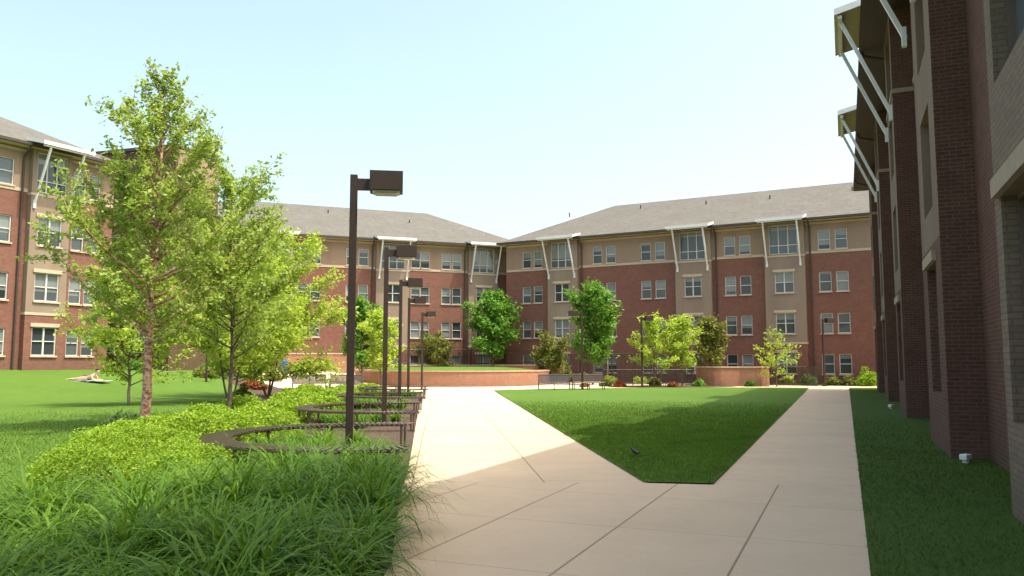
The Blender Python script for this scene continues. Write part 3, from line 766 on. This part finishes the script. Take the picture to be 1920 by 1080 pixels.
# ------------------------------------------------------------------ shrubs
def shrub(x,y,rx,rz,leaf,n,ls,label,seed,name="shrub",flat=1.0,dome=False):
    rs=np.random.default_rng(seed); nb=16
    d=rs.normal(0,1,(n,3)); d/=np.linalg.norm(d,axis=1)[:,None]
    if dome:
        d[:,2]=np.abs(d[:,2]); nb=26
        c=rs.normal(0,1,(nb,3)); c[:,2]=np.abs(c[:,2]); c/=np.linalg.norm(c,axis=1)[:,None]
        lump=np.max(np.clip(d@c.T,0,1)**14,axis=1)
        r=(.76+.24*lump)*(1-.22*rs.random(n)**2.2)*(1+.04*rs.normal(0,1,n))
        P=d*r[:,None]
    else:
        c=rs.normal(0,1,(nb,3)); c/=np.linalg.norm(c,axis=1)[:,None]; c*=rs.uniform(.15,.62,nb)[:,None]; c[:,2]=np.abs(c[:,2])*.9
        br=rs.uniform(.28,.48,nb); k=rs.integers(0,nb,n)
        P=c[k]+d*(br[k]*rs.uniform(.55,1.08,n)**.6)[:,None]
        P[:,2]=np.where(P[:,2]<0.02,rs.uniform(.02,.35,n),P[:,2])
    P*=np.array([rx,rx*flat,rz])
    V=make_leaves(P,ls,rs,1.7,.5)
    root=empty(name,(x,y,H(x,y)),rs.uniform(0,6)); top(root,label,"shrub")
    f=bpy.data.objects.new("foliage",npmesh("foliage",V,4,[leaf])); link(f,root)
    m=MB()
    for i in range(9):
        a=rs.uniform(0,6.28); r=rs.uniform(.3,.6)*rx
        m.tube([(.04*math.cos(a),.04*math.sin(a),-.05),(r*.5*math.cos(a),r*.5*math.sin(a),rz*.4),(r*math.cos(a),r*math.sin(a),rz*.75)],[.012,.009,.004],4)
    m.obj("stem",[B_brown],root)
lab="yellow green spirea shrub mound in planting bed"
sp=[(-4.75,9.1,.78,.72),(-4.0,9.4,.6,.58),(-5.15,10.4,.85,.76),(-4.2,10.5,.7,.62),(-4.75,11.6,.65,.55),(-5.8,11.8,.85,.74),(-6.1,13.2,.8,.7),(-5.35,12.9,.55,.55),(-6.9,14.3,.75,.6),(-5.9,14.8,.85,.74),(-5.6,16.3,.85,.66),(-6.9,15.9,.8,.66),(-6.5,17.6,.85,.66),(-5.2,17.7,.7,.5),
    (-6.0,19.4,.95,.6),(-7.6,20.2,.9,.6),(-6.3,22.1,.95,.62),(-7.8,23.4,.9,.65),(-6.9,24.9,.9,.6),(-6.2,26.5,.9,.55),(-7.6,28.0,1,.65),(-6.9,30.8,1,.6),(-8.4,33.2,1.1,.7),(-7.6,36.5,1.1,.65),(-9.6,37.8,1.0,.6),(-7.2,40.2,1.0,.6)]
for i,(x,y,r,z) in enumerate(sp): shrub(x,y,r,z,L_spirea,int(11000 if y<11.8 else 8500 if y<13.5 else 5500 if y<18 else 3200),.026 if y<11.8 else .031 if y<13.5 else .040 if y<18 else .065,lab,100+i,dome=True)
shrub(-7.9,16.4,.62,.75,L_dark,5000,.045,"dark green evergreen shrub at lawn edge",150)
far=[(-15.2,50.6,1.0,1.0,L_olive),(-17.2,51.8,.9,1.1,L_bright),(-19.5,52.3,1.0,.9,L_maple),(-21.6,51.2,1.0,.9,L_bright),(-23,49,.9,1.0,L_maple),(-14.0,44.4,.6,.6,L_red),(-15.0,46.2,.6,.5,L_red),(-18.4,48.3,1.0,.9,L_olive),
     (7.0,52.6,.55,.5,L_red),(10.6,52.7,.5,.45,L_red),(9.9,56,.7,.7,L_olive),(12.6,54.3,.6,.6,L_maple),(24.3,54.9,1.15,1.75,L_spirea),(22.6,56.6,.8,.9,L_olive),(21.2,57.4,.8,.9,L_maple),(20.0,58.3,.8,1.0,L_olive),(18.0,59.0,.8,1.0,L_maple),
     (23.5,55.9,.7,.8,L_olive),(7.6,62.6,.8,.9,L_bright),(5.6,63.8,.9,.9,L_olive),(9.7,60.7,.9,.8,L_bright),(1.6,65.0,.9,.9,L_maple),(0.2,66.3,.8,.9,L_olive),(-9.2,66.0,.9,1.3,L_bright),(-11,63.8,.9,1.1,L_olive),(16.0,54.1,.5,.5,L_maple),(4.8,52.9,.45,.4,L_red),(6.3,54.4,.6,.6,L_olive),(-12.2,36.6,.5,.8,L_olive),(-9.8,35.2,.6,.7,L_spirea)]
for i,(x,y,r,z,m) in enumerate(far):
    lb={L_red.name:"small red flowering azalea in mulch",L_olive.name:"low olive green shrub in planting bed",L_bright.name:"low light green shrub in planting bed",L_maple.name:"low mid green shrub in planting bed",L_spirea.name:"bright yellow green shrub beside the path"}[m.name]
    shrub(x,y,r,z,m,1500 if z<1.3 else 3000,.10,lb,300+i)

# ------------------------------------------------------------------ daylilies
def daylilies(name,clumps,nb,label):
    rs=np.random.default_rng(9); C=np.array(clumps); n=len(C)*nb
    cx=np.repeat(C[:,0],nb)+rs.normal(0,.06,n); cy_=np.repeat(C[:,1],nb)+rs.normal(0,.06,n); sc=np.repeat(C[:,2],nb)
    S=7; az=rs.uniform(0,2*np.pi,n)+.0; L=sc*rs.uniform(.55,1.05,n); th0=np.radians(rs.uniform(58,89,n)); bend=np.radians(rs.uniform(75,170,n))
    p=np.stack([cx,cy_,np.zeros(n)],1); V=np.zeros((n,S,2,3)); wd=.0090*rs.uniform(.7,1.4,n)
    side=np.stack([-np.sin(az),np.cos(az),np.zeros(n)],1); prof=np.array([.8,1,1,.95,.8,.5,.05])
    for k in range(S):
        V[:,k,0]=p-side*(wd*prof[k])[:,None]; V[:,k,1]=p+side*(wd*prof[k])[:,None]
        th=th0-bend*((k+.5)/(S-1))**1.5; st=(L/(S-1))
        p=p+np.stack([np.cos(az)*np.cos(th)*st,np.sin(az)*np.cos(th)*st,np.sin(th)*st],1)
    V[...,2]=np.maximum(V[...,2],.03)
    o=bpy.data.objects.new(name,gridmesh(name,V,[L_daylily])); o["kind"]="stuff"; top(o,label,"plants"); link(o)
cl=[]
rs=random.Random(4)
yy=3.2
while yy<10.6:
    xx=-6.6
    while xx<-.8:
        x=xx+rs.uniform(-.16,.16); y=yy+rs.uniform(-.16,.16)
        edge=-.98-.10*max(0,y-6.5)
        ok=x<edge-.15 and x>(-5.0 if y<6.5 else (-4.6 if y<7.6 else -3.4))
        if y>9.5+max(0,(x+3.2))*.7: ok=False
        if ok: cl.append((x,y,rs.choice([.7,.85,.95,1.12])*rs.uniform(.92,1.08)))
        xx+=.45
    yy+=.45
for (x,y) in [(-2.0,11.7),(-2.3,12.0),(-2.9,11.9),(-3.2,12.2),(-3.5,11.7),(-1.85,12.4),(-3.0,12.6),(-3.6,12.5),(-2.2,12.7),(-4.0,13.4),(-3.8,14.2),(-3.2,13.6),(-3.6,13.0),(-4.2,12.6),(-3.4,14.6),(-2.8,14.4)]: cl.append((x,y,.75))
for k in range(1,4):
    for j in range(18): cl.append((-2.9-.745*k+rs.uniform(-1.6,.6),13.1+8.1*k+rs.uniform(-1.6,1.6),.55))
daylilies("daylily_plants",cl,160,"arching green daylily leaves filling the planting bed")

# ------------------------------------------------------------------ small things
gx,gy=-21.3,40.2; gz=H(gx,gy)+.045
tw_=MB(); 
nxx,nyy=16,7
for j in range(nyy+1):
    for i in range(nxx+1):
        tw_.v.append((-.55+1.7*i/nxx,-.42+.84*j/nyy,.012*math.sin(i*1.3+j)+.02))
for j in range(nyy):
    for i in range(nxx):
        a=j*(nxx+1)+i; tw_.f.append((a,a+1,a+nxx+2,a+nxx+1)); tw_.m.append(0 if (i//2)%2 else 1)
to=tw_.obj("beach_towel",[simple("towel_white",(.7,.72,.78),.9),simple("towel_blue",(.3,.42,.62),.9)],loc=(gx,gy,gz),recalc=False); top(to,"white and pale blue towel spread on the lawn","towel")
mod=to.modifiers.new("t","SOLIDIFY"); mod.thickness=.012
M_skin=simple("skin",(.55,.33,.24),.55,var=.06); M_hair=simple("dark_hair",(.03,.02,.015),.6); M_cloth=simple("dark_swimwear",(.02,.022,.03),.7)
def skinmesh(name,verts,edges,rad,mat,parent,root=0,sub=2):
    me=bpy.data.meshes.new(name); me.from_pydata(verts,edges,[]); me.materials.append(mat)
    o=bpy.data.objects.new(name,me); link(o,parent); sk=o.modifiers.new("skin","SKIN"); sk.use_smooth_shade=True
    d=me.skin_vertices[0].data
    for i,r in enumerate(rad):
        d[i].radius=(r,r); d[i].use_root=(i==root)
    su=o.modifiers.new("sub","SUBSURF"); su.levels=sub; su.render_levels=sub; return o
person=empty("person",(gx,gy,gz+.02),R_(-4)); top(person,"person in dark swimwear lying prone on a towel propped on elbows","person")
V=[(0,0,.13),(.2,0,.14),(.38,0,.22),(.5,0,.33),(.57,0,.40),(.64,0,.47),(.67,0,.53)]; E=[(0,1),(1,2),(2,3),(3,4),(4,5),(5,6)]; RR=[.135,.115,.13,.06,.055,.095,.085]
for sg in (1,-1):
    b=len(V); V+=[(.43,.15*sg,.27),(.47,.21*sg,.17),(.50,.24*sg,.06),(.64,.17*sg,.05),(.75,.10*sg,.045),(.80,.09*sg,.045)]; RR+=[.06,.05,.045,.038,.026,.032]
    E+=[(2,b),(b,b+1),(b+1,b+2),(b+2,b+3),(b+3,b+4),(b+4,b+5)]
    for f,(dx,dy) in enumerate(((.075,-.036),(.09,-.013),(.085,.01),(.065,.03),(.02,-.055*1))):
        c=len(V); V+=[(.80+dx*.5,.09*sg+dy*sg,.052),(.80+dx,.09*sg+dy*1.15*sg,.035)]; RR+=[.010,.008]; E+=[(b+5,c),(c,c+1)]
    b=len(V); V+=[(-.08,.09*sg,.12),(-.28,.11*sg,.10),(-.50,.12*sg,.07),(-.66,.12*sg,.085),(-.90,.11*sg,.055),(-1.02,.11*sg,.04),(-1.09,.12*sg,.03)]; RR+=[.105,.09,.062,.06,.038,.035,.02]
    E+=[(0,b),(b,b+1),(b+1,b+2),(b+2,b+3),(b+3,b+4),(b+4,b+5),(b+5,b+6)]
skinmesh("body",V,E,RR,M_skin,person)
skinmesh("swimsuit",[(-.16,0,.125),(0,0,.14),(.2,0,.15),(.36,0,.215)],[(0,1),(1,2),(2,3)],[.15,.158,.135,.142],M_cloth,person)
skinmesh("hair",[(.50,0,.46),(.58,0,.52),(.63,0,.56),(.69,0,.585)],[(0,1),(1,2),(2,3)],[.05,.075,.095,.07],M_hair,person)
bd=MB(); 
bd.tube([(-.10,0,.05),(-.05,0,.06),(0,0,.075),(.05,0,.09),(.075,0,.12),(.10,0,.125),(.125,0,.12)],[.008,.02,.038,.034,.022,.02,.003],8)
bd.tube([(0,.015,.06),(0,.015,0)],[.004,.003],4); bd.tube([(0,-.015,.06),(0,-.015,0)],[.004,.003],4)
bo=bd.obj("blackbird",[simple("black_feathers",(.012,.012,.015),.5)],smooth=True,loc=(2.05,13.5,.05),rz=2.2); top(bo,"small black bird standing on the lawn","bird")
bn=empty("trash_bin",(-16.3,57.5,H(-16.3,57.5)+.01)); top(bn,"blue plastic trash bin on the plaza","bin")
q=MB(); q.tube([(0,0,0),(0,0,.02),(0,0,.75)],[.20,.21,.26],14); q.obj("bin_body",[simple("blue_plastic",(.03,.14,.42),.4)],bn)
q=MB(); q.tube([(0,0,.75),(0,0,.80),(0,0,.9)],[.28,.28,.10],14); q.obj("lid",[simple("blue_lid",(.04,.17,.48),.4)],bn)
for (x,y) in [(7.12,12.75),(12.95,27.6)]:
    r=empty("ground_spotlight",(x,y,.03),.6); top(r,"small white ground spotlight at the building base","light","ground spotlights by the wall")
    q=MB(); q.tube([(0,0,0),(0,0,.05)],[.05,.05],10); q.obj("stand",[M_white],r)
    q=MB(); q.box(-.09,.09,-.06,.06,.05,.14); q.obj("housing",[M_white],r,bevel=.015)
